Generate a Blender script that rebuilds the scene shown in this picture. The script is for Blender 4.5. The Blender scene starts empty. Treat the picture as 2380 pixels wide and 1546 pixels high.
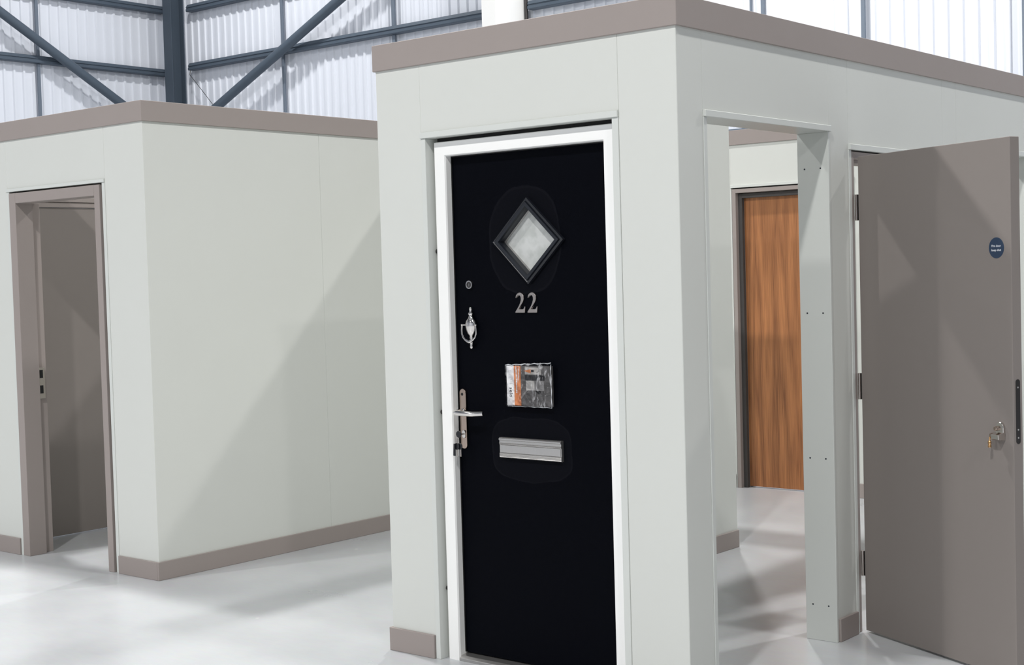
import bpy, bmesh, math, random
from mathutils import Vector, Matrix
random.seed(7)
sc = bpy.context.scene
COL = sc.collection

# ------------------------------------------------------------------ camera
def make_camera():
    yaw, pitch, roll = 0.6956, 0.0416, -0.0283
    fw = Vector((-math.sin(yaw)*math.cos(pitch), math.cos(yaw)*math.cos(pitch), -math.sin(pitch)))
    rt = Vector((math.cos(yaw), math.sin(yaw), 0)); up = rt.cross(fw)
    c, s = math.cos(roll), math.sin(roll)
    r2 = c*rt + s*up; u2 = -s*rt + c*up
    cam = bpy.data.cameras.new('camera'); o = bpy.data.objects.new('camera', cam); COL.objects.link(o)
    cam.sensor_fit = 'HORIZONTAL'; cam.sensor_width = 36.0; cam.lens = 36.0*3335.9/2380.0
    cam.clip_start = 0.05; cam.clip_end = 200
    M = Matrix((r2, u2, -fw)).transposed().to_4x4(); M.translation = Vector((2.7497, -4.2218, 1.5604))
    o.matrix_world = M
    sc.camera = o
make_camera()

# ------------------------------------------------------------------ light
w = bpy.data.worlds.new('world'); sc.world = w; w.use_nodes = True
w.node_tree.nodes['Background'].inputs[0].default_value = (0.85, 0.92, 1.0, 1)
w.node_tree.nodes['Background'].inputs[1].default_value = 0.0
def high_bay(x, y, power, z=10.5):
    l = bpy.data.lights.new('high_bay', 'AREA'); l.shape = 'DISK'; l.size = 0.55; l.energy = power
    l.color = (1.0, 0.988, 0.972)
    o = bpy.data.objects.new('high_bay', l); o.location = (x, y, z); COL.objects.link(o)
for x, y, p in ((-6.9, -8.0, 570), (2.5, -8.0, 950), (-6.9, 1.1, 720), (2.5, 1.1, 280),
                (-6.9, 10.2, 830), (2.5, 10.2, 850), (-16.3, 10.2, 380), (-16.3, 1.1, 260),
                (-6.9, -17.0, 850), (11.9, -8.0, 550)):
    high_bay(x, y, p)
vs = sc.view_settings
sc.display_settings.display_device = 'sRGB'
vs.view_transform = 'Standard'; vs.look = 'None'; vs.gamma = 1.0; vs.use_curve_mapping = False
vs.exposure = 0.05

# ------------------------------------------------------------------ materials
def srgb(r, g, b):
    f = lambda c: (c/255/12.92) if c/255 <= 0.04045 else ((c/255+0.055)/1.055)**2.4
    return (f(r), f(g), f(b), 1)
def mat(name, col, rough=0.5, metal=0.0, spec=0.5, noise=None, bump=None, coat=0.0):
    m = bpy.data.materials.new(name); m.use_nodes = True
    nt = m.node_tree; b = nt.nodes['Principled BSDF']
    b.inputs['Base Color'].default_value = col; b.inputs['Roughness'].default_value = rough
    b.inputs['Metallic'].default_value = metal; b.inputs['Specular IOR Level'].default_value = spec
    b.inputs['Coat Weight'].default_value = coat
    tc = nt.nodes.new('ShaderNodeTexCoord')
    if noise:
        sc_, amt = noise
        n = nt.nodes.new('ShaderNodeTexNoise'); n.inputs['Scale'].default_value = sc_; n.inputs['Detail'].default_value = 5
        nt.links.new(tc.outputs['Object'], n.inputs['Vector'])
        mx = nt.nodes.new('ShaderNodeMix'); mx.data_type = 'RGBA'
        mx.inputs[6].default_value = tuple(c*(1-amt) for c in col[:3])+(1,)
        mx.inputs[7].default_value = tuple(min(1, c*(1+amt)) for c in col[:3])+(1,)
        nt.links.new(n.outputs['Fac'], mx.inputs[0]); nt.links.new(mx.outputs[2], b.inputs['Base Color'])
    if bump:
        sc_, st = bump
        n = nt.nodes.new('ShaderNodeTexNoise'); n.inputs['Scale'].default_value = sc_; n.inputs['Detail'].default_value = 3
        nt.links.new(tc.outputs['Object'], n.inputs['Vector'])
        bp = nt.nodes.new('ShaderNodeBump'); bp.inputs['Strength'].default_value = st; bp.inputs['Distance'].default_value = 0.002
        nt.links.new(n.outputs['Fac'], bp.inputs['Height']); nt.links.new(bp.outputs['Normal'], b.inputs['Normal'])
    return m
M_panel = mat('grey_panel', srgb(211, 213, 208), 0.42, spec=0.32, noise=(3, 0.015), bump=(260, 0.05))
M_trim = mat('grey_trim', srgb(210, 213, 209), 0.38, spec=0.35, noise=(4, 0.015))
M_taupe = mat('taupe_metal', srgb(156, 147, 143), 0.5, spec=0.15, noise=(5, 0.02), bump=(300, 0.06))
M_leafgrey = mat('taupe_door_paint', srgb(138, 131, 127), 0.5, spec=0.12, noise=(2, 0.02), bump=(300, 0.05))
M_white = mat('white_upvc', srgb(246, 246, 244), 0.3, noise=(6, 0.008))
M_clad = mat('white_cladding', srgb(216, 220, 228), 0.45, noise=(1.2, 0.02))
M_column = mat('dark_blue_grey_steel', srgb(63, 73, 84), 0.5, spec=0.3, noise=(3, 0.06), bump=(40, 0.1))
M_steel = mat('blue_grey_steel', srgb(76, 87, 99), 0.5, spec=0.3, noise=(3, 0.06), bump=(40, 0.1))
M_rod = mat('galvanised_rod', srgb(110, 120, 132), 0.45, metal=0.3, noise=(4, 0.06))
M_pillar = mat('white_pillar_paint', srgb(226, 226, 224), 0.5, noise=(2, 0.01))
M_chrome = mat('polished_chrome', srgb(222, 218, 214), 0.12, metal=1.0, noise=(30, 0.03))
M_satin = mat('satin_chrome', srgb(190, 182, 176), 0.28, metal=1.0, noise=(40, 0.04))
M_plate = mat('reflection_tint_chrome', srgb(186, 168, 156), 0.16, metal=1.0, noise=(30, 0.06))  # warm tint stands in for brown reflections in the chrome
M_alu = mat('brushed_aluminium', srgb(190, 188, 186), 0.33, metal=0.9, noise=(60, 0.04))
M_darkmetal = mat('dark_metal', srgb(70, 68, 68), 0.4, metal=0.8, noise=(30, 0.05))
M_brass = mat('brass', srgb(214, 170, 120), 0.25, metal=1.0, noise=(30, 0.04))
M_black = mat('black_plastic', srgb(16, 18, 24), 0.35, noise=(20, 0.1))
M_gasket = mat('black_gasket', srgb(8, 8, 10), 0.7, noise=(20, 0.1))
M_bead = mat('black_moulding', srgb(26, 29, 36), 0.3, noise=(20, 0.08), bump=(200, 0.1))
M_wood_raw = mat('raw_timber_edge', srgb(120, 92, 70), 0.7, noise=(30, 0.3))
M_blue = mat('blue_sign', srgb(40, 60, 86), 0.4, noise=(20, 0.03))
M_print = mat('white_print', srgb(228, 232, 238), 0.5, noise=(20, 0.02))
M_card = mat('white_card', srgb(250, 250, 251), 0.5, noise=(20, 0.02))
M_orange = mat('orange_print', srgb(222, 140, 90), 0.5, noise=(40, 0.05))
M_cardgrey = mat('grey_photo_print', srgb(96, 94, 94), 0.5, noise=(28, 0.35))
M_cardpale = mat('pale_photo_print', srgb(196, 193, 190), 0.5, noise=(30, 0.12))
M_cardmid = mat('mid_grey_print', srgb(140, 138, 138), 0.5, noise=(30, 0.15))
M_dark = mat('dark_print', srgb(40, 40, 44), 0.5, noise=(30, 0.1))
M_roof = mat('grey_roof_deck', srgb(120, 124, 130), 0.6, noise=(1, 0.02))
M_dark_stop = mat('dark_frame_stop', srgb(74, 71, 70), 0.7, noise=(20, 0.06))
M_screw = mat('screw_head', srgb(60, 64, 72), 0.4, metal=0.6, noise=(50, 0.05))

def mat_floor():
    m = bpy.data.materials.new('polished_concrete'); m.use_nodes = True
    nt = m.node_tree; b = nt.nodes['Principled BSDF']; N = nt.nodes.new; L = nt.links.new
    tc = N('ShaderNodeTexCoord')
    n1 = N('ShaderNodeTexNoise'); n1.inputs['Scale'].default_value = 1.1; n1.inputs['Detail'].default_value = 8; n1.inputs['Roughness'].default_value = 0.6
    n2 = N('ShaderNodeTexNoise'); n2.inputs['Scale'].default_value = 14; n2.inputs['Detail'].default_value = 6
    mp = N('ShaderNodeMapping'); mp.inputs['Scale'].default_value = (1, 3.5, 1); mp.inputs['Rotation'].default_value = (0, 0, 0.6)
    L(tc.outputs['Object'], n1.inputs['Vector']); L(tc.outputs['Object'], mp.inputs['Vector']); L(mp.outputs['Vector'], n2.inputs['Vector'])
    r = N('ShaderNodeValToRGB'); r.color_ramp.elements[0].position = 0.3; r.color_ramp.elements[1].position = 0.72
    r.color_ramp.elements[0].color = srgb(186, 189, 192); r.color_ramp.elements[1].color = srgb(204, 206, 208)
    L(n1.outputs['Fac'], r.inputs['Fac'])
    mx = N('ShaderNodeMix'); mx.data_type = 'RGBA'; mx.blend_type = 'MULTIPLY'; mx.inputs[0].default_value = 0.12
    L(r.outputs['Color'], mx.inputs[6]); L(n2.outputs['Color'], mx.inputs[7])
    # pale scuffs
    v = N('ShaderNodeTexVoronoi'); v.inputs['Scale'].default_value = 2.6
    n3 = N('ShaderNodeTexNoise'); n3.inputs['Scale'].default_value = 9; n3.inputs['Detail'].default_value = 8
    ad = N('ShaderNodeMix'); ad.data_type = 'VECTOR'; ad.inputs[0].default_value = 0.05
    L(tc.outputs['Object'], ad.inputs[4]); L(n3.outputs['Color'], ad.inputs[5]); L(ad.outputs[1], v.inputs['Vector'])
    cr = N('ShaderNodeValToRGB'); cr.color_ramp.elements[0].position = 0.0; cr.color_ramp.elements[0].color = (1, 1, 1, 1)
    cr.color_ramp.elements[1].position = 0.035; cr.color_ramp.elements[1].color = (0, 0, 0, 1)
    L(v.outputs['Distance'], cr.inputs['Fac'])
    mx2 = N('ShaderNodeMix'); mx2.data_type = 'RGBA'; mx2.inputs[7].default_value = srgb(236, 236, 234)
    L(cr.outputs['Color'], mx2.inputs[0]); L(mx.outputs[2], mx2.inputs[6]); L(mx2.outputs[2], b.inputs['Base Color'])
    mr = N('ShaderNodeMapRange'); mr.inputs[3].default_value = 0.2; mr.inputs[4].default_value = 0.4
    L(n1.outputs['Fac'], mr.inputs[0]); L(mr.outputs[0], b.inputs['Roughness'])
    b.inputs['Specular IOR Level'].default_value = 0.55
    return m
M_floor = mat_floor()

def mat_oak():
    m = bpy.data.materials.new('oak_veneer'); m.use_nodes = True
    nt = m.node_tree; b = nt.nodes['Principled BSDF']; N = nt.nodes.new; L = nt.links.new
    tc = N('ShaderNodeTexCoord')
    mp = N('ShaderNodeMapping'); mp.inputs['Scale'].default_value = (7, 1, 0.42)
    L(tc.outputs['Object'], mp.inputs['Vector'])
    n = N('ShaderNodeTexNoise'); n.inputs['Scale'].default_value = 1.2; n.inputs['Detail'].default_value = 1; n.inputs['Distortion'].default_value = 0.15
    L(mp.outputs['Vector'], n.inputs['Vector'])
    mu = N('ShaderNodeMath'); mu.operation = 'MULTIPLY'; mu.inputs[1].default_value = 9
    fr = N('ShaderNodeMath'); fr.operation = 'PINGPONG'; fr.inputs[1].default_value = 1.0
    L(n.outputs['Fac'], mu.inputs[0]); L(mu.outputs[0], fr.inputs[0])
    mp2 = N('ShaderNodeMapping'); mp2.inputs['Scale'].default_value = (230, 1, 4)
    n2 = N('ShaderNodeTexNoise'); n2.inputs['Scale'].default_value = 1; n2.inputs['Detail'].default_value = 4
    L(tc.outputs['Object'], mp2.inputs['Vector']); L(mp2.outputs['Vector'], n2.inputs['Vector'])
    ad = N('ShaderNodeMix'); ad.data_type = 'FLOAT'; ad.inputs[0].default_value = 0.78
    L(fr.outputs[0], ad.inputs[2]); L(n2.outputs['Fac'], ad.inputs[3])
    r = N('ShaderNodeValToRGB'); r.color_ramp.elements[0].position = 0.25; r.color_ramp.elements[1].position = 0.7
    r.color_ramp.elements[0].color = srgb(112, 66, 34); r.color_ramp.elements[1].color = srgb(186, 124, 76)
    L(ad.outputs[0], r.inputs['Fac']); L(r.outputs['Color'], b.inputs['Base Color'])
    b.inputs['Roughness'].default_value = 0.45
    return m
M_oak = mat_oak()

def mat_leaf():
    """near-black door skin with two faint rounded patches of film residue (coordinates relative to the door root)"""
    m = bpy.data.materials.new('black_door_skin'); m.use_nodes = True
    nt = m.node_tree; b = nt.nodes['Principled BSDF']; N = nt.nodes.new; L = nt.links.new
    tc = N('ShaderNodeTexCoord')
    nz = N('ShaderNodeTexNoise'); nz.inputs['Scale'].default_value = 9; nz.inputs['Detail'].default_value = 3
    L(tc.outputs['Object'], nz.inputs['Vector'])
    sub = N('ShaderNodeVectorMath'); sub.operation = 'SUBTRACT'; sub.inputs[1].default_value = (0.5, 0.5, 0.5)
    L(nz.outputs['Color'], sub.inputs[0])
    scl = N('ShaderNodeVectorMath'); scl.operation = 'SCALE'; scl.inputs['Scale'].default_value = 0.03
    L(sub.outputs[0], scl.inputs[0])
    add = N('ShaderNodeVectorMath'); add.operation = 'ADD'
    L(tc.outputs['Object'], add.inputs[0]); L(scl.outputs[0], add.inputs[1])
    sep = N('ShaderNodeSeparateXYZ'); L(add.outputs[0], sep.inputs[0])
    def math_(op, a, b_=None):
        n = N('ShaderNodeMath'); n.operation = op
        for i, q in enumerate((a, b_)):
            if q is None: continue
            if isinstance(q, (int, float)): n.inputs[i].default_value = q
            else: L(q, n.inputs[i])
        return n.outputs[0]
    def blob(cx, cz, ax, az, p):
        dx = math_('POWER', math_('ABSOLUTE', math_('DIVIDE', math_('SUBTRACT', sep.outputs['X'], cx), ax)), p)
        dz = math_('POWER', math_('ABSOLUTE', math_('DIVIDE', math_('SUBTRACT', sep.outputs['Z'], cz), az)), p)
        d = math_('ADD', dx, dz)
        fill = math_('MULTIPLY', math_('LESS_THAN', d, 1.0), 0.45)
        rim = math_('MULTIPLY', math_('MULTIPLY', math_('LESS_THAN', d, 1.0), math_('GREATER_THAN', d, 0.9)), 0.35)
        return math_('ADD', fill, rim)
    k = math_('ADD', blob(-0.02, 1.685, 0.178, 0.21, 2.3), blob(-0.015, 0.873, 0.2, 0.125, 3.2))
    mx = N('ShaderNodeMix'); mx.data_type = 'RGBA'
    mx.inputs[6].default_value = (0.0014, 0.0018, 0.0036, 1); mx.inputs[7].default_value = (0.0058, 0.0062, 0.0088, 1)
    L(k, mx.inputs[0]); L(mx.outputs[2], b.inputs['Base Color'])
    b.inputs['Roughness'].default_value = 0.5; b.inputs['Specular IOR Level'].default_value = 0.035
    n2 = N('ShaderNodeTexNoise'); n2.inputs['Scale'].default_value = 350
    L(tc.outputs['Object'], n2.inputs['Vector'])
    bp = N('ShaderNodeBump'); bp.inputs['Strength'].default_value = 0.25; bp.inputs['Distance'].default_value = 0.001
    L(n2.outputs['Fac'], bp.inputs['Height']); L(bp.outputs['Normal'], b.inputs['Normal'])
    return m
M_leaf = mat_leaf()

def mat_glass():
    m = bpy.data.materials.new('frosted_glass'); m.use_nodes = True
    nt = m.node_tree; b = nt.nodes['Principled BSDF']; N = nt.nodes.new; L = nt.links.new
    tc = N('ShaderNodeTexCoord'); n = N('ShaderNodeTexNoise'); n.inputs['Scale'].default_value = 22; n.inputs['Detail'].default_value = 4
    L(tc.outputs['Object'], n.inputs['Vector'])
    r = N('ShaderNodeValToRGB'); r.color_ramp.elements[0].position = 0.38; r.color_ramp.elements[1].position = 0.62
    r.color_ramp.elements[0].color = srgb(186, 189, 186); r.color_ramp.elements[1].color = srgb(204, 206, 204)
    L(n.outputs['Fac'], r.inputs['Fac']); L(r.outputs['Color'], b.inputs['Base Color'])
    b.inputs['Roughness'].default_value = 0.0
    return m
M_glass = mat_glass()

def mat_film():
    m = bpy.data.materials.new('clear_plastic_bag'); m.use_nodes = True
    nt = m.node_tree; N = nt.nodes.new; L = nt.links.new
    out = nt.nodes['Material Output']; nt.nodes.remove(nt.nodes['Principled BSDF'])
    t = N('ShaderNodeBsdfTransparent'); t.inputs[0].default_value = (0.99, 0.99, 0.99, 1)
    g = N('ShaderNodeBsdfGlossy'); g.inputs['Roughness'].default_value = 0.16
    lw = N('ShaderNodeLayerWeight'); lw.inputs['Blend'].default_value = 0.2
    tc = N('ShaderNodeTexCoord'); n = N('ShaderNodeTexNoise'); n.inputs['Scale'].default_value = 26; n.inputs['Detail'].default_value = 5; n.inputs['Distortion'].default_value = 1.2
    L(tc.outputs['Object'], n.inputs['Vector'])
    bp = N('ShaderNodeBump'); bp.inputs['Strength'].default_value = 0.8; bp.inputs['Distance'].default_value = 0.012
    L(n.outputs['Fac'], bp.inputs['Height']); L(bp.outputs['Normal'], g.inputs['Normal']); L(bp.outputs['Normal'], lw.inputs['Normal'])
    mx = N('ShaderNodeMixShader'); L(lw.outputs['Fresnel'], mx.inputs[0]); L(t.outputs[0], mx.inputs[1]); L(g.outputs[0], mx.inputs[2])
    mp = N('ShaderNodeMapping'); mp.inputs['Scale'].default_value = (34, 1, 11); mp.inputs['Rotation'].default_value = (0, 0.45, 0)
    n2 = N('ShaderNodeTexNoise'); n2.inputs['Scale'].default_value = 1.6; n2.inputs['Detail'].default_value = 5; n2.inputs['Distortion'].default_value = 1.6
    L(tc.outputs['Object'], mp.inputs['Vector']); L(mp.outputs['Vector'], n2.inputs['Vector'])
    cr = N('ShaderNodeValToRGB'); cr.color_ramp.elements[0].position = 0.56; cr.color_ramp.elements[0].color = (0, 0, 0, 1)
    cr.color_ramp.elements[1].position = 0.70; cr.color_ramp.elements[1].color = (0.4, 0.4, 0.4, 1)
    L(n2.outputs['Fac'], cr.inputs['Fac'])
    df = N('ShaderNodeBsdfDiffuse'); df.inputs['Color'].default_value = (0.8, 0.8, 0.82, 1)  # whitish streaks painted in for light caught on the creases
    mx2 = N('ShaderNodeMixShader'); L(cr.outputs['Color'], mx2.inputs[0]); L(mx.outputs[0], mx2.inputs[1]); L(df.outputs[0], mx2.inputs[2])
    L(mx2.outputs[0], out.inputs['Surface'])
    return m
M_film = mat_film()

# ------------------------------------------------------------------ helpers
ROOT = {}
def tag(o, label=None, cat=None, group=None, kind=None):
    for k, v in (('label', label), ('category', cat), ('group', group), ('kind', kind)):
        if v: o[k] = v
    return o
def thing(name, label, cat, loc, rotz=0.0, group=None):
    o = bpy.data.objects.new(name, None); COL.objects.link(o)
    o.empty_display_size = 0.1
    o.location = loc; o.rotation_euler = (0, 0, rotz)
    ROOT[o] = Matrix.Translation(Vector(loc)) @ Matrix.Rotation(rotz, 4, 'Z')
    return tag(o, label, cat, group, 'thing')
def obj(name, bm, m, parent=None, local=False, smooth=False, label=None):
    """links bm (world coordinates unless local) as one mesh object"""
    R = ROOT.get(parent)
    if parent is not None and not local:
        bm.transform(R.inverted())
    bmesh.ops.recalc_face_normals(bm, faces=bm.faces)
    me = bpy.data.meshes.new(name); bm.to_mesh(me); bm.free()
    me.materials.append(m)
    if smooth:
        for p in me.polygons: p.use_smooth = True
        try: me.set_sharp_from_angle(angle=math.radians(35))
        except Exception: pass
    o = bpy.data.objects.new(name, me); COL.objects.link(o)
    if parent is not None:
        o.parent = parent; ROOT[o] = R
    if label: o['label'] = label
    return o
def box(bm, x0, x1, y0, y1, z0, z1, bev=0.0):
    vs_ = [bm.verts.new((x, y, z)) for z in (z0, z1) for x, y in ((x0, y0), (x1, y0), (x1, y1), (x0, y1))]
    fs = [(3, 2, 1, 0), (4, 5, 6, 7), (0, 1, 5, 4), (1, 2, 6, 5), (2, 3, 7, 6), (3, 0, 4, 7)]
    faces = [bm.faces.new([vs_[i] for i in f]) for f in fs]
    if bev:
        es = list({e for f in faces for e in f.edges})
        bmesh.ops.bevel(bm, geom=es, offset=bev, segments=1, affect='EDGES', profile=0.5)
def bx(x0, x1, y0, y1, z0, z1, bev=0.0015):
    bm = bmesh.new(); box(bm, x0, x1, y0, y1, z0, z1, bev); return bm
def prism(poly, fn, a0, a1, bev=0.0, bm=None):
    """extrude a 2D polygon from a0 to a1; fn(u, v, a) -> xyz"""
    bm = bm or bmesh.new()
    lo = [bm.verts.new(fn(u, v, a0)) for u, v in poly]; hi = [bm.verts.new(fn(u, v, a1)) for u, v in poly]
    n = len(poly); faces = [bm.faces.new(lo[::-1]), bm.faces.new(hi)]
    for i in range(n):
        faces.append(bm.faces.new((lo[i], lo[(i+1) % n], hi[(i+1) % n], hi[i])))
    if bev:
        es = list({e for f in faces for e in f.edges})
        bmesh.ops.bevel(bm, geom=es, offset=bev, segments=1, affect='EDGES')
    return bm
def tube(pts, r, seg=12, bm=None, caps=True):
    bm = bm or bmesh.new()
    pts = [Vector(p) for p in pts]; n = len(pts)
    rs = r if isinstance(r, (list, tuple)) else [r]*n
    rings = []; up = None
    for i, p in enumerate(pts):
        d = (pts[min(i+1, n-1)] - pts[max(i-1, 0)]).normalized()
        if up is None:
            up = Vector((0, 0, 1)) if abs(d.z) < 0.9 else Vector((1, 0, 0))
        a = (up - d*up.dot(d)).normalized(); b = d.cross(a); up = a
        rings.append([bm.verts.new(p + rs[i]*(math.cos(t)*a + math.sin(t)*b)) for t in (2*math.pi*k/seg for k in range(seg))])
    for i in range(n-1):
        for k in range(seg):
            bm.faces.new((rings[i][k], rings[i][(k+1) % seg], rings[i+1][(k+1) % seg], rings[i+1][k]))
    if caps:
        bm.faces.new(rings[0][::-1]); bm.faces.new(rings[-1])
    return bm
def lathe(profile, centre, axis='Z', seg=20, sy=1.0, bm=None):
    """profile: (radius, height); revolved about axis through centre"""
    bm = bm or bmesh.new(); rings = []
    for r, h in profile:
        ring = []
        for k in range(seg):
            t = 2*math.pi*k/seg; u, v = r*math.cos(t), r*math.sin(t)
            p = {'Z': (u, v*sy, h), 'Y': (u, h, v), 'X': (h, u, v)}[axis]
            ring.append(bm.verts.new(Vector(p) + Vector(centre)))
        rings.append(ring)
    for i in range(len(rings)-1):
        for k in range(seg):
            bm.faces.new((rings[i][k], rings[i][(k+1) % seg], rings[i+1][(k+1) % seg], rings[i+1][k]))
    bm.faces.new(rings[0][::-1]); bm.faces.new(rings[-1])
    return bm
XZ = lambda u, v, a: (u, a, v)      # polygon in X-Z, extruded along Y
XY = lambda u, v, a: (u, v, a)      # polygon in X-Y, extruded along Z
YZ = lambda u, v, a: (a, u, v)      # polygon in Y-Z, extruded along X
def stadium(cx, w_, z0, z1, n=8):
    r = w_/2; out = []
    for k in range(n+1): t = math.pi*k/n; out.append((cx+r*math.cos(t), z1-r+r*math.sin(t)))
    for k in range(n+1): t = math.pi+math.pi*k/n; out.append((cx+r*math.cos(t), z0+r+r*math.sin(t)))
    return out
def text_mesh(body, size, fn, depth=0.0004, space=1.0):
    """built-in font outline as a bmesh; fn maps (u, v, a) to xyz"""
    cu = bpy.data.curves.new('text', 'FONT'); cu.body = body; cu.size = size; cu.align_x = 'CENTER'; cu.align_y = 'CENTER'
    cu.extrude = depth/2; cu.space_character = space; cu.resolution_u = 3; cu.offset = size*0.012
    o = bpy.data.objects.new('text', cu); COL.objects.link(o)
    dg = bpy.context.evaluated_depsgraph_get(); dg.update()
    me = bpy.data.meshes.new_from_object(o.evaluated_get(dg))
    bpy.data.objects.remove(o); bpy.data.curves.remove(cu)
    bm = bmesh.new(); bm.from_mesh(me); bpy.data.meshes.remove(me)
    for v in bm.verts: v.co = Vector(fn(v.co.x, v.co.y, v.co.z))
    return bm

# ------------------------------------------------------------------ hall shell
HX0, HX1, HY0, HY1, HZ = -21.15, 16.0, -24.0, 13.7, 11.8
o = obj('floor', bx(HX0-0.3, HX1+0.3, HY0-0.3, HY1+0.3, -0.2, 0, 0), M_floor); tag(o, kind='structure')
def cladding(name, length, place, m=None):
    """trapezoidal liner sheet, ribs towards the hall every 200 mm"""
    bm = bmesh.new(); prof = []; t = 0.0
    while t < length - 0.2:
        prof += [(t, 0.0), (t+0.128, 0.0), (t+0.144, 0.028), (t+0.184, 0.028)]; t += 0.2
    prof.append((length, 0.0))
    lo = [bm.verts.new(place(a, d, 0.0)) for a, d in prof]; hi = [bm.verts.new(place(a, d, HZ)) for a, d in prof]
    blo = [bm.verts.new(place(a, -0.06, 0.0)) for a in (0, length)]; bhi = [bm.verts.new(place(a, -0.06, HZ)) for a in (0, length)]
    for i in range(len(prof)-1): bm.faces.new((lo[i], lo[i+1], hi[i+1], hi[i]))
    bm.faces.new((blo[0], bhi[0], bhi[1], blo[1]))
    bm.faces.new([blo[0], blo[1]] + lo[::-1]); bm.faces.new([bhi[0], bhi[1]] + hi[::-1])
    bm.faces.new((lo[0], hi[0], bhi[0], blo[0])); bm.faces.new((lo[-1], blo[1], bhi[1], hi[-1]))
    return tag(obj(name, bm, m or M_clad), kind='structure')
cladding('wall_back', HX1-HX0, lambda a, d, z: (HX0+a, HY1-d, z))
cladding('wall_left', HY1-HY0, lambda a, d, z: (HX0+d, HY0+a, z))
cladding('wall_right', HY1-HY0, lambda a, d, z: (HX1-d, HY0+a, z), M_roof)
cladding('wall_front', HX1-HX0, lambda a, d, z: (HX0+a, HY0+d, z))
tag(obj('ceiling', bx(HX0, HX1, HY0, HY1, HZ, HZ+0.15, 0), M_roof), kind='structure')

# corner column: H section, front flange towards the hall
def column():
    t = thing('steel_column', 'blue-grey steel H column standing in the far corner of the hall', 'column', (-20.28, 13.33, 0))
    x0, x1, xc = -20.40, -20.15, -20.275
    obj('flange', bx(x0, x1, 13.17, 13.19, 0, HZ, 0.002), M_column, t)
    obj('flange', bx(x0, x1, 13.46, 13.48, 0, HZ, 0.002), M_column, t)
    obj('web', bx(xc-0.008, xc+0.008, 13.19, 13.46, 0, HZ, 0), M_column, t)
column()
# white boxed pillar by the back wall
def pillar():
    t = thing('white_pillar', 'white boxed pillar against the back wall above the booth roof', 'pillar', (-11.8, 13.2, 0))
    obj('casing', bx(-11.955, -11.665, 12.87, 13.66, 0, HZ, 0.006), M_pillar, t)
    obj('downpipe', tube([(-11.615, 13.56, 0), (-11.615, 13.56, HZ)], 0.03, 10), M_darkmetal, t, smooth=True, label='dark pipe beside the pillar')
pillar()
RAIL = [(0.0, 0.0), (0.14, 0.0), (0.15, 0.012), (0.15, 0.050), (0.135, 0.060), (0.135, 0.072), (0.15, 0.080), (0.112, 0.140), (0.0, 0.140)]
def rail_back(x0, x1, z0, label):
    bm = prism([(HY1-0.03-d, z0+h) for d, h in RAIL], YZ, x0, x1)
    tag(obj('cladding_rail', bm, M_steel), label, 'rail', 'steel cladding rails')
def rail_left(y0, y1, z0, label):
    bm = prism([(HX0+0.03+d, z0+h) for d, h in RAIL], lambda u, v, a: (u, a, v), y0, y1)
    tag(obj('cladding_rail', bm, M_steel), label, 'rail', 'steel cladding rails')
rail_back(-20.13, -11.97, 5.695, 'lower blue-grey steel rail on the back wall, between corner column and white pillar')
rail_back(-20.13, -11.97, 6.83, 'upper blue-grey steel rail on the back wall, right of the corner column at the top')
rail_back(-11.56, 8.9, 5.695, 'dark steel rail on the back wall starting right of the white pillar')
rail_back(-11.56, 8.9, 3.37, 'dark steel rail on the back wall glimpsed above the oak door partition')
rail_left(-20, 13.66, 5.68, 'lower blue-grey steel rail on the left wall, ending at the corner column')
rail_left(-20, 13.66, 6.93, 'upper blue-grey steel rail on the left wall, at the top beside the column')
def brace(a, b, label):
    tag(obj('brace_tube', tube([a, b], 0.085, 18), M_steel, smooth=True), label, 'brace', 'diagonal brace tubes')
brace((-20.0, 13.37, 4.475), (-12.1, 13.37, 7.99), 'diagonal steel brace tube rising to the right across the back wall')
brace((-20.83, 13.15, 4.628), (-20.83, 5.2, 9.28), 'diagonal steel brace tube sloping down to the right across the left wall')
def rod(x, y, w_, label):
    bm = bmesh.new()
    for za, zb in ((0, 3.365), (3.515, 5.69), (5.84, 6.825), (6.975, HZ)): box(bm, x-w_/2, x+w_/2, y-0.02, y+0.02, za, zb, 0.003)
    tag(obj('sag_rod', bm, M_rod), label, 'rod', 'vertical steel strips on the cladding')
ry = HY1-0.09
rod(-17.43, ry, 0.06, 'grey vertical steel strip crossed by the brace tube on the back wall')
rod(-14.58, ry, 0.07, 'grey vertical steel strip on the back wall left of the white pillar')
rod(-7.60, ry, 0.025, 'thinner of the two neighbouring vertical strips above the booth corner')
rod(-7.41, ry, 0.05, 'broader of the two neighbouring vertical strips above the booth corner')
rod(-5.90, ry, 0.055, 'dark vertical steel strip on the bright cladding above the right booth side')
rod(-3.76, ry, 0.04, 'vertical steel strip at the right edge of the photo, high on the cladding')
o = bmesh.new()
for za, zb in ((0, 5.675), (5.825, 6.925), (7.075, HZ)): box(o, HX0+0.07, HX0+0.11, 10.79, 10.85, za, zb, 0.003)
tag(obj('sag_rod', o, M_rod), 'grey vertical steel strip on the left wall behind the brace tube', 'rod', 'vertical steel strips on the cladding')
tag(obj('cable', tube([(-20.07, 13.535, 5.694), (-20.06, 13.51, 5.60), (-19.66, 13.49, 5.24), (-19.27, 13.462, 4.89)], 0.006, 6), M_darkmetal), 'thin grey cable slanting down from the rail beside the corner column', 'cable')

# ------------------------------------------------------------------ big booth with the black door
T = 0.135; H = 2.40; HF = 2.507
B1 = thing('display_booth', 'large pale grey display booth with taupe fascia, holding the black front door', 'booth', (-0.75, 0.07, 0))
P = 0.003   # bevel of the panel joints
XL = -1.466
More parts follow.
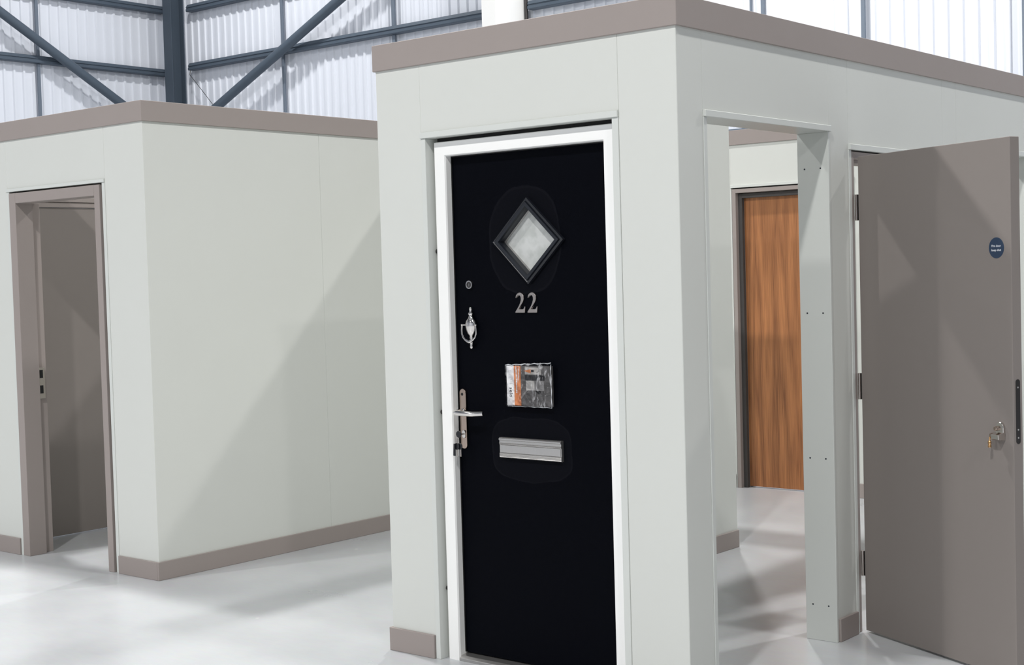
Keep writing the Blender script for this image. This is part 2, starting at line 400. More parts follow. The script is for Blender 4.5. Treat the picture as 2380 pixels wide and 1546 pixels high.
# front wall (faces -Y)
obj('panel', prism([(XL, 0), (-1.2213, 0), (-1.2213, T), (-1.40, T), (-1.40, 0.30), (XL, 0.30)], XY, 0, H+0.05, 0.0012), M_panel, B1)
obj('panel', bx(-1.2213, -0.2503, 0, T, 2.1306, H+0.05, 0.0012), M_panel, B1)
obj('panel', prism([(-0.2503, 0), (0, 0), (0, 0.1645), (-T, 0.1645), (-T, T), (-0.2503, T)], XY, 0, H+0.05, 0.002), M_panel, B1)
# right wall (faces +X)
obj('panel', bx(-T, 0, 0.1645, 1.1167, 2.1206, H+0.05, 0.0012), M_panel, B1)
obj('panel', bx(-T, 0, 1.1167, 1.2842, 0, H+0.05, 0.0012), M_panel, B1)
obj('panel', bx(-T, 0, 1.2842, 2.2425, 2.0558, H+0.05, 0.0012), M_panel, B1)
obj('panel', bx(-T, 0, 2.2425, 2.4050, 0, H+0.05, 0.0012), M_panel, B1)
obj('panel', bx(-T, 0, 2.4050, 3.3600, 2.1144, H+0.05, 0.0012), M_panel, B1)
obj('panel', bx(-T, 0, 3.3600, 4.5060, 0, H+0.05, 0.0012), M_panel, B1)
# left side wall and the link wall behind
obj('panel', bx(XL, -1.40, 0.30, 1.50, 0, H+0.05, 0.0012), M_panel, B1)
obj('panel', bx(XL, -1.40, 1.50, 2.66, 0, H+0.05, 0.0012), M_panel, B1)
obj('panel', bx(-3.470, XL, 2.56, 2.66, 0, H+0.05, 0.0012), M_panel, B1)
# fascia
G = 0.01
obj('fascia', prism([(XL-G, 2.66), (XL-G, -G), (G, -G), (G, 4.506), (-T-G, 4.506), (-T-G, T+G), (-1.40+G, T+G), (-1.40+G, 2.66)], XY, H, HF, 0.0018), M_taupe, B1)
obj('fascia', bx(-3.468, XL-G, 2.55, 2.67, H, HF, 0.0018), M_taupe, B1)
# skirting
K = 0.0965
def skirt(p, *a): obj('skirting', bx(*a, 0, K, 0.002), M_taupe, p)
skirt(B1, XL-0.012, -1.2235, -0.012, 0)
skirt(B1, -0.248, 0.0, -0.012, 0)
skirt(B1, 0, 0.012, -0.012, 0.163)
skirt(B1, 0, 0.012, 1.119, 1.282)
skirt(B1, 0, 0.012, 2.245, 2.403)
skirt(B1, 0, 0.012, 3.362, 4.506)
skirt(B1, XL-0.012, XL, 0.0, 2.56)
skirt(B1, -1.40, -1.388, 0.145, 2.66)
skirt(B1, -3.468, XL-0.012, 2.548, 2.56)
# opening trims: jambs and a head that stands a little proud
def trim_front(p, x0, x1, z, y0, y1, wl=0.026, wr=0.028, h=0.024):
    obj('jamb_trim', bx(x0, x0+wl, y0-0.003, y1+0.003, 0, z-h, 0.0012), M_trim, p)
    obj('jamb_trim', bx(x1-wr, x1, y0-0.003, y1+0.003, 0, z-h, 0.0012), M_trim, p)
    obj('head_trim', bx(x0, x1, y0-0.009, y1+0.003, z-h, z, 0.0015), M_trim, p)
def trim_side(p, y0, y1, z, x0, x1, wl=0.022, wr=0.0145, h=0.024):
    a = obj('jamb_trim', bx(x0-0.003, x1+0.003, y0, y0+wl, 0, z-h, 0.0012), M_trim, p)
    b = obj('jamb_trim', bx(x0-0.003, x1+0.003, y1-wr, y1, 0, z-h, 0.0012), M_trim, p)
    obj('head_trim', bx(x0-0.003, x1+0.012, y0, y1, z-h, z, 0.0015), M_trim, p)
    return a, b
trim_front(B1, -1.2213, -0.2503, 2.1306, 0, T, 0.0244, 0.0285)
a, jb = trim_side(B1, 0.165, 1.1167, 2.1206, -T, 0)
for z in (1.9505, 1.3593, 0.7597, 0.1485):
    for x in (-0.1055, -0.0338):
        obj('screw', lathe([(0.0036, 0), (0.0036, -0.0008), (0.002, -0.0014)], (x, 1.1022, z), 'Y', 10), M_screw, jb)
trim_side(B1, 1.2842, 2.2425, 2.0558, -T, 0, 0.0225, 0.02)
trim_side(B1, 2.4050, 3.3600, 2.1144, -T, 0)

# ------------------------------------------------------------------ rear partition with the oak door
B3 = thing('partition_wall', 'pale grey partition wall behind the booth, taupe fascia on top, holding the oak door', 'wall', (-1.8, 4.6, 0))
YT = 4.52
obj('panel', bx(-3.80, -2.517, YT, YT+T, 0, H+0.05, 0.0012), M_panel, B3)
obj('panel', bx(-2.517, -1.575, YT, YT+T, 2.128, H+0.05, 0.0012), M_panel, B3)
obj('panel', bx(-1.575, 0.0, YT, YT+T, 0, H+0.05, 0.0012), M_panel, B3)
obj('fascia', bx(-3.81, 0.01, YT-G, YT+T+G, H+0.006, HF+0.002, 0.0018), M_taupe, B3)
skirt(B3, -3.80, -2.52, YT-0.012, YT); skirt(B3, -1.573, -0.137, YT-0.012, YT)
trim_front(B3, -2.517, -1.575, 2.128, YT, YT+T, 0.007, 0.007, 0.02)
OD = thing('oak_door', 'closed oak veneer door with vertical grain in a taupe frame, seen through the open doorway', 'door', (-2.045, 4.58, 0))
def door_frame_x(root, x0, x1, z, y0, y1, fw_, m, stop_y, stop=0.014):
    """frame in a wall facing -Y: jambs and head with a rebate stop behind the leaf line"""
    for s, xa, xb, xs0, xs1 in ((0, x0, x0+fw_, x0+fw_, x0+fw_+stop), (1, x1-fw_, x1, x1-fw_-stop, x1-fw_)):
        bm = bmesh.new(); box(bm, xa, xb, y0, y1, 0, z, 0.0012); box(bm, min(xs0, xs1), max(xs0, xs1), stop_y, y1, 0, z-fw_, 0.001)
        obj('jamb', bm, m, root)
    bm = bmesh.new(); box(bm, x0+fw_, x1-fw_, y0, y1, z-fw_*0.95, z, 0.0012); box(bm, x0+fw_, x1-fw_, stop_y, y1, z-fw_*0.95-stop, z-fw_*0.95, 0.001)
    obj('head', bm, m, root)
door_frame_x(OD, -2.507, -1.585, 2.100, YT-0.004, YT+T, 0.03, M_taupe, YT+0.055, 0.03)
obj('leaf', bx(-2.474, -1.618, YT+0.062, YT+0.106, 0.008, 2.066, 0.0015), M_oak, OD)
obj('dark_stop', bx(-2.477, -2.447, YT+0.030, YT+0.060, 0, 2.066, 0.001), M_dark_stop, OD)  # dark strips lining the frame rebate, side and top
obj('gap_shade', bx(-2.505, -1.587, YT+0.01, YT+T-0.01, 2.1002, 2.1078, 0), M_gasket, OD)  # black strip stands in for the shade between frame and trim
obj('dark_stop', bx(-2.447, -1.645, YT+0.030, YT+0.060, 2.036, 2.066, 0.001), M_dark_stop, OD)
obj('handle', tube([(-1.70, YT+0.062, 1.0), (-1.70, YT+0.012, 1.0), (-1.82, YT+0.012, 1.0)], 0.009, 10), M_satin, OD, smooth=True)

# ------------------------------------------------------------------ left booth
YB = 0.3044; X2 = -3.484
B2 = thing('display_booth', 'smaller pale grey display booth at the left with an open taupe-framed doorway', 'booth', (-4.6, 1.4, 0))
obj('panel', prism([(-3.8299, YB), (X2, YB), (X2, 1.535), (X2-T, 1.535), (X2-T, YB+T), (-3.8299, YB+T)], XY, 0, H+0.05, 0.002), M_panel, B2)
obj('panel', bx(X2-T, X2, 1.535, 2.56, 0, H+0.05, 0.0012), M_panel, B2)
obj('panel', bx(-4.7933, -3.8299, YB, YB+T, 2.1234, H+0.05, 0.0012), M_panel, B2)
obj('panel', bx(-6.2, -4.7933, YB, YB+T, 0, H+0.05, 0.0012), M_panel, B2)
obj('panel', bx(-6.2, X2, 2.56, 2.66, 0, H+0.05, 0.0012), M_panel, B2)
XI = -5.10
obj('panel', bx(XI-T, XI, YB+T, 0.52, 0, H+0.05, 0.0012), M_panel, B2)
obj('panel', bx(XI-T, XI, 0.52, 1.47, 2.105, H+0.05, 0.0012), M_panel, B2)
obj('panel', bx(XI-T, XI, 1.47, 2.56, 0, H+0.05, 0.0012), M_panel, B2)
obj('fascia', prism([(-6.2, YB-G), (X2+G, YB-G), (X2+G, 2.545), (X2-T-G, 2.545), (X2-T-G, YB+T+G), (-6.2, YB+T+G)], XY, H, HF, 0.0018), M_taupe, B2)
obj('fascia', bx(XI-T-G, XI+G, YB+T+G, 2.545, H, HF, 0.0018), M_taupe, B2)
obj('fascia', bx(-6.2, X2+G, 2.55, 2.67, H, HF, 0.0018), M_taupe, B2)
skirt(B2, -6.2, -4.7955, YB-0.012, YB); skirt(B2, -3.8279, X2, YB-0.012, YB)
skirt(B2, X2, X2+0.012, YB-0.012, 2.548)
trim_front(B2, -4.7933, -3.8299, 2.1234, YB, YB+T, 0.0265, 0.026, 0.018)
DF = thing('door_frame', 'taupe metal door frame without a leaf in the left booth doorway', 'door frame', (-4.32, YB, 0))
# left jamb: broad lining, then a rebate with raw timber edge and lock keep
bm = bmesh.new(); box(bm, -4.766, -4.700, YB-0.006, 0.408, 0, 2.096, 0.0015); box(bm, -4.766, -4.735, 0.416, 0.474, 0, 2.040, 0.001)
obj('jamb', bm, M_taupe, DF)
ks = obj('strike_strip', bx(-4.764, -4.722, 0.4075, 0.4165, 0, 2.040, 0.0005), M_wood_raw, DF, label='raw brown timber strip')
bm = bmesh.new(); box(bm, -4.734, -4.712, 0.4080, 0.4500, 0.905, 1.085, 0.001)
kp = obj('keep_plate', bm, M_satin, DF, label='steel lock keep')
obj('keep_slot', bx(-4.716, -4.7105, 0.416, 0.437, 1.025, 1.072, 0.0004), M_gasket, kp)
obj('keep_slot', bx(-4.716, -4.7105, 0.416, 0.437, 0.935, 0.982, 0.0004), M_gasket, kp)
bm = bmesh.new(); box(bm, -3.926, -3.8765, YB-0.006, 0.408, 0, 2.096, 0.0015); box(bm, -3.905, -3.8765, 0.408, 0.474, 0, 2.04, 0.001)
obj('jamb', bm, M_taupe, DF)
bm = bmesh.new(); box(bm, -4.700, -3.926, YB-0.006, 0.408, 2.038, 2.096, 0.0015); box(bm, -4.735, -3.905, 0.408, 0.474, 2.060, 2.096, 0.001)
obj('head', bm, M_taupe, DF)
# closed taupe door in the booth's inner side wall
ID = thing('inner_door', 'closed dark taupe door inside the left booth, seen through its doorway', 'door', (XI, 1.0, 0))
obj('jamb', bx(XI-T, XI+0.004, 0.522, 0.552, 0, 2.074, 0.0012), M_taupe, ID)
obj('jamb', bx(XI-T, XI+0.004, 1.438, 1.468, 0, 2.074, 0.0012), M_taupe, ID)
obj('head', bx(XI-T, XI+0.004, 0.552, 1.438, 2.044, 2.074, 0.0012), M_taupe, ID)
obj('head_trim', bx(XI-T, XI+0.012, 0.522, 1.468, 2.076, 2.104, 0.0012), M_taupe, ID)  # pale trim in shade, its darkness put in as taupe colour
obj('leaf', bx(XI-0.056, XI-0.006, 0.555, 1.435, 0.008, 2.040, 0.0015), M_leafgrey, ID)

# ------------------------------------------------------------------ black front door
FD = thing('front_door', 'black front door numbered 22 with diamond window in a white frame', 'door', (-0.735, 0.065, 0))
FX0, FX1, FZ = -1.180, -0.284, 2.090; FY0, FY1 = 0.028, 0.098; FWd = 0.0595
IX0, IX1, IZ = FX0+FWd, FX1-FWd, FZ-0.058
def frame_piece(poly_outer_inner, name):
    return obj(name, poly_outer_inner, M_white, FD)
def jamb(xo, xi, sgn):
    # section in X-Y: front face with a bevelled sight edge into the rebate
    poly = [(xo, FY0+0.003), (xo+sgn*0.003, FY0), (xi-sgn*0.004, FY0), (xi, FY0+0.006), (xi, FY1), (xo, FY1)]
    bm = bmesh.new()
    lo = [bm.verts.new((x, y, 0.0)) for x, y in poly]
    hi = [bm.verts.new((x, y, FZ - abs(x-xo)*(0.058/FWd))) for x, y in poly]   # mitred top
    n = len(poly); bm.faces.new(lo); bm.faces.new(hi[::-1])
    for i in range(n): bm.faces.new((lo[i], lo[(i+1) % n], hi[(i+1) % n], hi[i]))
    return bm
frame_piece(jamb(FX0, IX0, 1), 'jamb'); frame_piece(jamb(FX1, IX1, -1), 'jamb')
poly = [(FY0+0.003, FZ), (FY0, FZ-0.003), (FY0, IZ+0.004), (FY0+0.006, IZ), (FY1, IZ), (FY1, FZ)]
bm = bmesh.new()
lo = [bm.verts.new((FX0+(FZ-z)*(FWd/0.058), y, z)) for y, z in poly]; hi = [bm.verts.new((FX1-(FZ-z)*(FWd/0.058), y, z)) for y, z in poly]
bm.faces.new(lo); bm.faces.new(hi[::-1])
for i in range(len(poly)): j = (i+1) % len(poly); bm.faces.new((lo[i], lo[j], hi[j], hi[i]))
frame_piece(bm, 'head')
bm = prism([(FY0-0.003, 0.0), (FY0-0.003, 0.012), (FY0+0.012, 0.020), (FY1, 0.030), (FY1, 0.0)], YZ, IX0+0.0005, IX1-0.0005, 0.001)
obj('threshold', bm, M_alu, FD, label='aluminium threshold')
obj('gap_shade', bx(FX0, FX1, 0.050, 0.128, FZ+0.0005, 2.1060, 0.001), M_gasket, FD, label='black strip standing in for the shaded gap above the frame')  # unlit gap over the head drawn as a solid black box
for z in (1.655, 1.005, 0.285):
    obj('frame_fixing', lathe([(0.004, -1.1972), (0.009, -1.194), (0.009, -1.186), (0.005, -1.1815)], (0, 0.045, z), 'X', 12), M_darkmetal, FD)
# gasket round the leaf
LY = 0.066
bm = bmesh.new()
box(bm, IX0, IX0+0.004, LY-0.004, FY1, 0.03, IZ); box(bm, IX1-0.004, IX1, LY-0.004, FY1, 0.03, IZ); box(bm, IX0+0.004, IX1-0.004, LY-0.004, FY1, IZ-0.004, IZ)
obj('gasket', bm, M_gasket, FD)
# leaf with a diamond hole
DC = (-0.731, 1.681); DHX, DHZ = 0.160, 0.151   # hole half-diagonals
LX0, LX1, LZ0, LZ1 = IX0+0.004, IX1-0.004, 0.030, IZ-0.004
bm = bmesh.new()
for y, flip in ((LY, False), (LY+0.044, True)):
    o4 = [bm.verts.new((x, y, z)) for x, z in ((LX0, LZ0), (LX1, LZ0), (LX1, LZ1), (LX0, LZ1))]
    d4 = [bm.verts.new((x, y, z)) for x, z in ((DC[0], DC[1]-DHZ), (DC[0]+DHX, DC[1]), (DC[0], DC[1]+DHZ), (DC[0]-DHX, DC[1]))]
    m4 = [bm.verts.new((x, y, z)) for x, z in ((DC[0], LZ0), (LX1, DC[1]), (DC[0], LZ1), (LX0, DC[1]))]
    for q in ((o4[0], m4[0], d4[0], d4[3], m4[3]), (m4[0], o4[1], m4[1], d4[1], d4[0]), (m4[1], o4[2], m4[2], d4[2], d4[1]), (m4[2], o4[3], m4[3], d4[3], d4[2])):
        bm.faces.new(q)
    if not flip: A = (o4, d4, m4)
    else: Bq = (o4, d4, m4)
ringA = [A[0][0], A[2][0], A[0][1], A[2][1], A[0][2], A[2][2], A[0][3], A[2][3]]
ringB = [Bq[0][0], Bq[2][0], Bq[0][1], Bq[2][1], Bq[0][2], Bq[2][2], Bq[0][3], Bq[2][3]]
for i in range(8): j = (i+1) % 8; bm.faces.new((ringA[i], ringA[j], ringB[j], ringB[i]))
for i in range(4): j = (i+1) % 4; bm.faces.new((A[1][i], Bq[1][i], Bq[1][j], A[1][j]))
leaf = obj('leaf', bm, M_leaf, FD)
# diamond window: moulded bead (rings of half-diagonals at depths) and pane
def diamond_ring(profile):
    bm = bmesh.new(); rings = []
    for k, y in profile:       # k = scale of the outer diamond
        rings.append([bm.verts.new((DC[0]+sx*k*0.1745, y, DC[1]+sz*k*0.1665)) for sx, sz in ((0, -1), (1, 0), (0, 1), (-1, 0))])
    for i in range(len(rings)):
        a, b = rings[i], rings[(i+1) % len(rings)]
        for q in range(4): bm.faces.new((a[q], a[(q+1) % 4], b[(q+1) % 4], b[q]))
    return bm
bead = obj('window_bead', diamond_ring([(1.0, LY+0.001), (1.0, LY-0.014), (0.955, LY-0.020), (0.91, LY-0.016), (0.90, LY-0.022), (0.80, LY-0.022), (0.775, LY-0.014), (0.755, LY+0.020), (0.755, LY+0.03), (0.9, LY+0.03), (0.9, LY+0.001)]), M_bead, FD)
k = 0.775
obj('window_pane', prism([(DC[0], DC[1]-0.1665*k), (DC[0]+0.1745*k, DC[1]), (DC[0], DC[1]+0.1665*k), (DC[0]-0.1745*k, DC[1])], XZ, LY+0.018, LY+0.024), M_glass, FD, label='frosted pale grey diamond pane')
obj('window_gasket', diamond_ring([(0.775, LY+0.010), (0.755, LY+0.010), (0.735, LY+0.0178), (0.775, LY+0.0178)]), M_alu, FD, label='silver glazing strip')
# numerals "22" (heavy serif 2, drawn as an outline in a unit box 0.6 x 1)
TWO = [(0.03, 0.74), (0.06, 0.86), (0.14, 0.95), (0.26, 1.0), (0.38, 0.99), (0.48, 0.93), (0.545, 0.83), (0.55, 0.71), (0.52, 0.60), (0.45, 0.48),
       (0.34, 0.34), (0.22, 0.20), (0.20, 0.165), (0.44, 0.165), (0.52, 0.175), (0.56, 0.21), (0.60, 0.31), (0.635, 0.31), (0.60, 0.0), (0.0, 0.0),
       (0.0, 0.05), (0.13, 0.20), (0.26, 0.37), (0.34, 0.51), (0.38, 0.63), (0.385, 0.74), (0.35, 0.83), (0.28, 0.88), (0.19, 0.87), (0.11, 0.81), (0.065, 0.73)]
for x0 in (-0.8040, -0.7435):
    obj('numeral', prism([(x0+u*0.0775, 1.4050+v*0.0780) for u, v in TWO], XZ, LY-0.007, LY, 0.0006), M_satin, FD, label='chrome figure 2')
# cylinder lock
cy = obj('lock_cylinder', lathe([(0.0170, LY), (0.0178, LY-0.005), (0.0165, LY-0.010), (0.0120, LY-0.010), (0.0115, LY-0.008)], (-1.0385, 0, 1.5175), 'Y', 24), M_chrome, FD, smooth=True)
obj('plug', lathe([(0.0115, LY-0.0075), (0.0112, LY-0.0088), (0.0095, LY-0.0088)], (-1.0385, 0, 1.5175), 'Y', 20), M_darkmetal, cy)
obj('keyway', bx(-1.0397, -1.0373, LY-0.0094, LY-0.0085, 1.5105, 1.5225, 0.0003), M_chrome, cy)
# urn knocker
KX, KY = -1.032, LY-0.012
kn = obj('knocker', lathe([(0.0030, 1.2630), (0.0060, 1.2655), (0.0072, 1.2700), (0.0060, 1.2760), (0.0068, 1.2850), (0.0080, 1.2920), (0.0060, 1.3000),
      (0.0085, 1.3070), (0.0070, 1.3120), (0.0090, 1.3160), (0.0165, 1.3230), (0.0230, 1.3360), (0.0265, 1.3500), (0.0270, 1.3620), (0.0235, 1.3740),
      (0.0150, 1.3820), (0.0100, 1.3900), (0.0080, 1.3960), (0.0115, 1.4000), (0.0110, 1.4050), (0.0060, 1.4090), (0.0052, 1.4160), (0.0066, 1.4190), (0.0060, 1.4250), (0.0025, 1.4280)],
      (KX, KY, 0), 'Z', 20, 0.55), M_chrome, FD, smooth=True, label='chrome urn knocker')
pts = [(-0.0365, 1.3560), (-0.0385, 1.3380), (-0.0375, 1.3220), (-0.0310, 1.3080), (-0.0200, 1.2990), (-0.0080, 1.2935), (0.0, 1.2910), (0.0080, 1.2935), (0.0200, 1.2990), (0.0310, 1.3080), (0.0375, 1.3220), (0.0385, 1.3380), (0.0365, 1.3560)]
rad = [0.0034, 0.0032, 0.0034, 0.0036, 0.0046, 0.0062, 0.0068, 0.0062, 0.0046, 0.0036, 0.0034, 0.0032, 0.0034]
bm = tube([(KX+a, KY-0.012, z) for a, z in pts], rad, 10)
for s in (-1, 1):
    lathe([(0.0008, -0.0048), (0.0036, -0.0035), (0.0048, 0), (0.0036, 0.0035), (0.0008, 0.0048)], (KX+s*0.0365, KY-0.012, 1.3580), 'Z', 10, 1.0, bm)
    tube([(KX+s*0.0365, KY-0.012, 1.3580), (KX+s*0.022, KY-0.004, 1.3580)], 0.0026, 8, bm)
obj('ring', bm, M_chrome, kn, smooth=True)
# lever handle on a long plate
hp = obj('handle_plate', prism(stadium(-1.0905, 0.0330, 0.8590, 1.1010), XZ, LY-0.009, LY, 0.0012), M_plate, FD, label='chrome back plate')
obj('screw_hole', lathe([(0.0062, 0), (0.0058, -0.0006), (0.002, -0.0008)], (-1.0925, LY-0.009, 1.0790), 'Y', 12), M_gasket, hp)
cz = 1.0095
pts = [(-1.0885, LY-0.008, cz), (-1.0885, LY-0.030, cz), (-1.0875, LY-0.050, cz), (-1.0830, LY-0.060, cz), (-1.0720, LY-0.0645, cz), (-1.0500, LY-0.0650, cz), (-1.0200, LY-0.0640, cz-0.001), (-0.9950, LY-0.0600, cz-0.002), (-0.9700, LY-0.0520, cz-0.001), (-0.9520, LY-0.0460, cz)]
bm = tube(pts, [0.0100, 0.0105, 0.0112, 0.0116, 0.0118, 0.0116, 0.0114, 0.0110, 0.0106, 0.0100], 14)
lathe([(0.0145, 0), (0.0150, -0.004), (0.0130, -0.008), (0.0105, -0.010)], (-1.0885, LY-0.009, cz), 'Y', 18, 1.0, bm)
obj('lever', bm, M_chrome, hp, smooth=True)
obj('cylinder', prism(stadium(-1.0865, 0.0170, 0.9030, 0.9350), XZ, LY-0.014, LY-0.009, 0.0008), M_chrome, hp)
# letter plate: extruded aluminium section with reeded lips and a sprung flap
LPX0, LPX1 = -0.8975, -0.5905
sec = [(LY, 0.8360), (LY-0.012, 0.8360), (LY-0.016, 0.8390), (LY-0.0145, 0.8415), (LY-0.0165, 0.8440), (LY-0.0145, 0.8465), (LY-0.0165, 0.8490), (LY-0.0145, 0.8515), (LY-0.0165, 0.8545), (LY-0.013, 0.8565),
       (LY-0.013, 0.8870), (LY-0.0165, 0.8890), (LY-0.0145, 0.8915), (LY-0.0175, 0.8940), (LY-0.0150, 0.8965), (LY-0.0150, 0.9040), (LY-0.0190, 0.9070), (LY-0.0190, 0.9120), (LY-0.0140, 0.9160), (LY, 0.9165)]
lp = obj('letter_plate', prism(sec, YZ, LPX0, LPX1, 0), M_alu, FD, label='aluminium letter plate')
bm = bx(LPX0+0.004, LPX1-0.004, LY-0.0150, LY-0.0130, 0.8575, 0.8862, 0.0006); obj('flap', bm, M_alu, lp)

# ---- bunch of keys hanging from the lock
KB = thing('key_bunch', 'bunch of black-headed keys hanging from the black door lock', 'keys', (-1.0865, 0.03, 0.92))
def key(name, head, tip, wd=0.003):
    hx, hy, hz = head
    h = obj(name, lathe([(0.0115, -0.002), (0.0135, -0.001), (0.0135, 0.001), (0.0115, 0.002)], head, 'Y', 20), M_black, KB)
    return h
k1 = key('key', (-1.0840, LY-0.046, 0.9215), None)
obj('blade', tube([(-1.0860, LY-0.012, 0.9190), (-1.0845, LY-0.036, 0.9210), (-1.0840, LY-0.045, 0.9215)], [0.003, 0.003, 0.004], 8), M_satin, k1)
ringp = [(-1.0870+0.0035*math.cos(t), LY-0.047+0.003*math.sin(t), 0.8960+0.0190*math.sin(t)) for t in (2*math.pi*i/24 for i in range(25))]
obj('split_ring', tube(ringp, 0.0009, 6), M_satin, KB, smooth=True)
k2 = key('key', (-1.0780, LY-0.048, 0.8735), None)
obj('blade', bx(-1.0760, -1.0705, LY-0.049, LY-0.047, 0.8330, 0.8640, 0.0004), M_satin, k2)
k3 = key('key', (-1.0890, LY-0.053, 0.8735), None)
obj('blade', bx(-1.0900, -1.0845, LY-0.054, LY-0.052, 0.8320, 0.8640, 0.0004), M_satin, k3)
obj('key_fob', prism([(-1.1010, 0.8845), (-1.0920, 0.8850), (-1.0935, 0.8350), (-1.1045, 0.8360)], XZ, LY-0.060, LY-0.056, 0.0008), M_black, KB)

# ---- plastic sleeve with the fitting booklet taped to the door
PK = thing('plastic_packet', 'clear plastic packet with orange and white booklet stuck on the black door', 'packet', (-0.738, LY, 1.043))
PX0, PX1, PZ0, PZ1 = -0.8475, -0.6310, 1.0450, 1.2000
PY = LY-0.018
obj('card', bx(PX0, PX1, PY, LY-0.0005, PZ0, PZ1, 0.0008), M_cardgrey, PK)
obj('cover_strip', bx(PX0, -0.8105, PY-0.0010, PY, PZ0+0.0005, PZ1-0.0005, 0), M_card, PK, label='white booklet edge')
orange = obj('cover_band', bx(-0.8105, -0.7770, PY-0.0010, PY, PZ0+0.0005, PZ1-0.0005, 0), M_orange, PK, label='orange booklet band')
obj('pale_block', bx(-0.7550, -0.6750, PY-0.0010, PY, 1.1680, 1.1950, 0), M_cardpale, PK)
obj('arrow', prism([(-0.7620, 1.1810), (-0.7260, 1.1880), (-0.7260, 1.1720)], XZ, PY-0.0014, PY-0.0010), M_orange, PK)
obj('dark_block', bx(-0.7240, -0.7110, PY-0.0014, PY-0.0010, 1.1770, 1.1860, 0), M_dark, PK)
obj('dark_block', prism([(-0.6990, 1.1750), (-0.6860, 1.1850), (-0.6830, 1.1835), (-0.6890, 1.1760)], XZ, PY-0.0014, PY-0.0010), M_cardmid, PK)
obj('dark_block', bx(-0.7560, -0.6600, PY-0.0010, PY, 1.1460, 1.1650, 0), M_dark, PK)
obj('pale_block', bx(-0.7510, -0.7100, PY-0.0010, PY, 1.1060, 1.1430, 0), M_cardpale, PK)
obj('mid_block', bx(-0.7100, -0.6620, PY-0.0010, PY, 1.1060, 1.1430, 0), M_cardmid, PK)
obj('slot', prism([(-0.7090, 1.1060), (-0.6790, 1.1050), (-0.6820, 1.0980), (-0.6910, 1.0930)], XZ, PY-0.0014, PY-0.0010), M_gasket, PK)
obj('fold', prism([(-0.7770, 1.0700), (-0.7770, 1.0830), (-0.7510, 1.1060), (-0.7430, 1.1060)], XZ, PY-0.0012, PY-0.0002), M_cardmid, PK)
VT = lambda cx, cz: (lambda u, v, a: (cx+v, PY-0.0012-a, cz-u))      # text running downwards
obj('lettering', text_mesh('selo', 0.022, VT(-0.8270, 1.0960), space=1.1), M_dark, PK)
rnd = random.Random(3); bm = bmesh.new(); z = 1.194
while z > 1.098:                                                          # illegible bold title line
    h_ = rnd.uniform(0.003, 0.006); w0 = rnd.uniform(0.004, 0.0065)
    box(bm, -0.8010, -0.8010+w0, PY-0.0014, PY-0.0010, z-h_, z); z -= h_+rnd.uniform(0.0006, 0.0016)
z = 1.190
while z > 1.142:
    h_ = rnd.uniform(0.002, 0.004); box(bm, -0.7890, -0.7890+rnd.uniform(0.0025, 0.004), PY-0.0014, PY-0.0010, z-h_, z); z -= h_+0.0012
obj('title_line', bm, M_print, PK)
# crumpled clear sleeve
bm = bmesh.new(); NX, NZ = 30, 24; grid = []
r2 = random.Random(11)
ph = [(r2.uniform(0, 6.28), r2.uniform(40, 120), r2.uniform(40, 120), r2.uniform(0.0006, 0.0018)) for _ in range(7)]
for i in range(NX+1):
    row = []
    for j in range(NZ+1):
        u, v = i/NX, j/NZ
        x = PX0-0.006+u*(PX1-PX0+0.013); z = PZ0-0.004+v*(0.155+0.008+0.012*u)
        y = PY-0.006
        for p0, fx, fz, am in ph: y -= am*math.sin(p0+fx*x*1.3+fz*z)
        e = min(u, 1-u, v, 1-v)
        if e < 0.06: y += (1-e/0.06)*0.006; x += r2.uniform(-0.0018, 0.0018); z += r2.uniform(-0.0018, 0.0018)
        row.append(bm.verts.new((x, min(y, PY-0.0022), z)))
    grid.append(row)
for i in range(NX):
    for j in range(NZ): bm.faces.new((grid[i][j], grid[i+1][j], grid[i+1][j+1], grid[i][j+1]))
M_edge = mat('plastic_fold', srgb(205, 208, 212), 0.25, noise=(60, 0.25))
eb = [(PX1+0.0045+0.0012*math.sin(i*1.7), PY-0.002, PZ0-0.005+i*(0.168/12)) for i in range(13)]
obj('sleeve_edge', tube(eb, [0.0009+0.0006*(i % 3) for i in range(13)], 6), M_edge, PK, smooth=True)
eb = [(PX0-0.004+i*((PX1-PX0+0.01)/14), PY-0.003, PZ1+0.002+0.011*i/14+0.0016*math.sin(i*2.3)) for i in range(15)]
obj('sleeve_edge', tube(eb, [0.0010+0.0008*((i*7) % 4)/2 for i in range(15)], 6), M_edge, PK, smooth=True)
eb = [(PX0+0.004+i*((PX1-PX0)/10), PY-0.003, PZ0-0.0025+0.0008*math.sin(i*2.9)) for i in range(11)]
obj('sleeve_edge', tube(eb, 0.0007, 6), M_edge, PK, smooth=True)
obj('sleeve', bm, M_film, PK, smooth=True, label='crumpled clear plastic sleeve')

# ------------------------------------------------------------------ open grey fire door
th = math.atan2(-0.4362, 0.8999)
GD = thing('fire_door', 'open taupe-grey fire door with round blue sticker and chrome lock', 'door', (0.0183, 1.3276, 0), th)
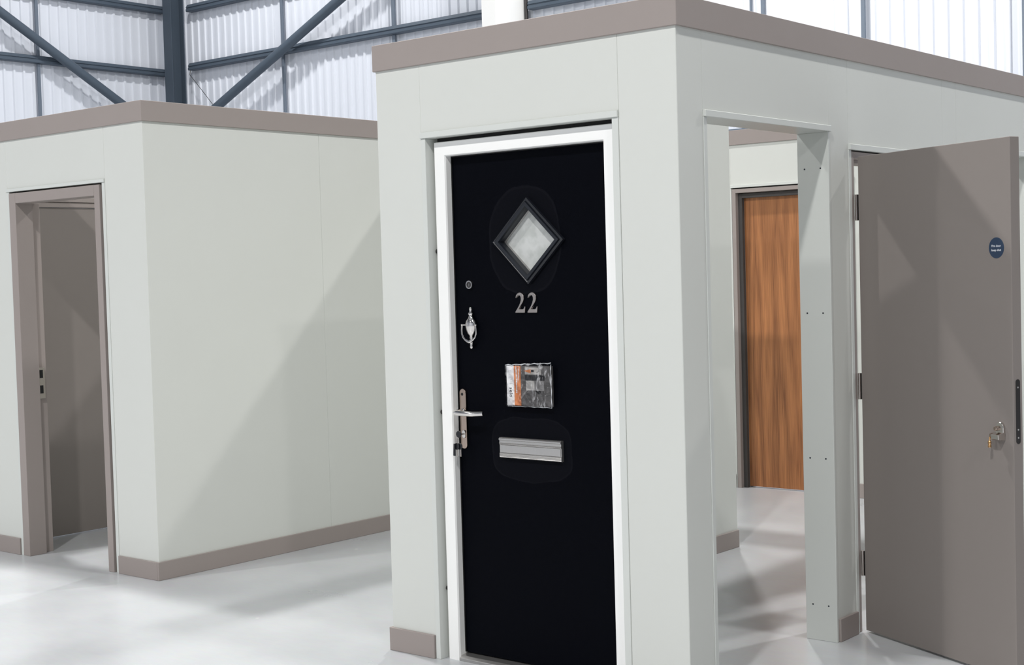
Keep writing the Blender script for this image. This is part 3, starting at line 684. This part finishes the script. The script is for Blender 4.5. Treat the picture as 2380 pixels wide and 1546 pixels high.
# in door coordinates: x along the leaf, -y is the face we see, +y its thickness
LW, LT, LZ = 0.8740, 0.044, 2.003
bm = bmesh.new(); box(bm, 0.003, LW, 0.0, LT, 0.010, LZ, 0.0015)
obj('leaf', bm, M_leafgrey, GD, local=True)
for za, zb in ((1.738, 1.846), (0.988, 1.098), (0.241, 0.346)):
    bm = tube([(-0.006, -0.004, za), (-0.006, -0.004, zb)], 0.0062, 14)
    h = obj('hinge', bm, M_satin, GD, local=True, smooth=True)
    bm = bmesh.new(); box(bm, -0.0022, 0.0030, 0.0, 0.036, za, zb, 0.0004); box(bm, -0.0165, -0.012, -0.003, 0.006, za, zb, 0.0004)
    obj('hinge_leaf', bm, M_darkmetal, h, local=True)
st = obj('sticker', lathe([(0.0385, 0.0), (0.0385, -0.0008), (0.0380, -0.0010)], (0.800, 0.0, 1.6015), 'Y', 40), M_blue, GD, local=True, label='round blue fire door sign')
FT = lambda cx, cz: (lambda u, v, a: (cx+u, -0.0013-a, cz+v))
obj('lettering', text_mesh('Fire door', 0.0125, FT(0.800, 1.6085)), M_print, st, local=True)
obj('lettering', text_mesh('keep shut', 0.0125, FT(0.800, 1.5930)), M_print, st, local=True)
bm = prism(stadium(0.812, 0.040, 0.892, 0.960), lambda u, v, a: (u, a, v), -0.010, 0.0, 0.0015)
lk = obj('lock_plate', bm, M_chrome, GD, local=True, label='chrome lock plate')
bm = prism([(0.0, 0.893), (-0.034, 0.897), (-0.036, 0.915), (-0.010, 0.922), (0.0, 0.922)], lambda u, v, a: (a, u, v), 0.794, 0.833, 0.0012)
obj('turn_knob', bm, M_chrome, lk, local=True)
bm = lathe([(0.009, -0.010), (0.0085, -0.020), (0.006, -0.022)], (0.801, 0.0, 0.936), 'Y', 16)
lathe([(0.009, -0.004), (0.0095, -0.026), (0.007, -0.030)], (0.787, 0.0, 0.910), 'Y', 14, 1.0, bm)
obj('cylinder', bm, M_plate, lk, local=True, smooth=True)
bm = lathe([(0.0062, 0.866), (0.0066, 0.872), (0.005, 0.876), (0.0066, 0.881), (0.0062, 0.888), (0.003, 0.892)], (0.786, -0.033, 0), 'Z', 14)
tube([(0.786, -0.033, 0.889), (0.787, -0.032, 0.905)], 0.0035, 8, bm)
obj('key_end', bm, M_brass, lk, local=True, smooth=True, label='brass key end')
bm = prism(stadium(0.022, 0.020, 0.883, 1.120), lambda u, v, a: (a, u, v), LW-0.001, LW+0.0015, 0)
fe = obj('lock_forend', bm, M_darkmetal, GD, local=True, label='dark lock forend on the leaf edge')
for z in (0.905, 0.935, 1.09):
    obj('screw', lathe([(0.0035, LW+0.0014), (0.003, LW+0.0022)], (0, 0.022, z), 'X', 10), M_alu, fe, local=True)
# its frame
GF = thing('door_frame', 'taupe metal door frame on the booth right side, carrying the open fire door', 'door frame', (-0.06, 1.76, 0))
def gjamb(y0, y1, ys0, ys1):
    bm = bmesh.new(); box(bm, -T, 0.002, y0, y1, 0, 2.026, 0.0012); box(bm, -T, -0.056, ys0, ys1, 0, 1.998, 0.001); return bm
obj('jamb', gjamb(1.3075, 1.330, 1.330, 1.344), M_taupe, GF)
obj('jamb', gjamb(2.198, 2.2215, 2.184, 2.198), M_taupe, GF)
bm = bmesh.new(); box(bm, -T, 0.002, 1.330, 2.198, 2.000, 2.026, 0.0012); box(bm, -T, -0.056, 1.344, 2.184, 1.986, 2.000, 0.001)
obj('head', bm, M_taupe, GF)
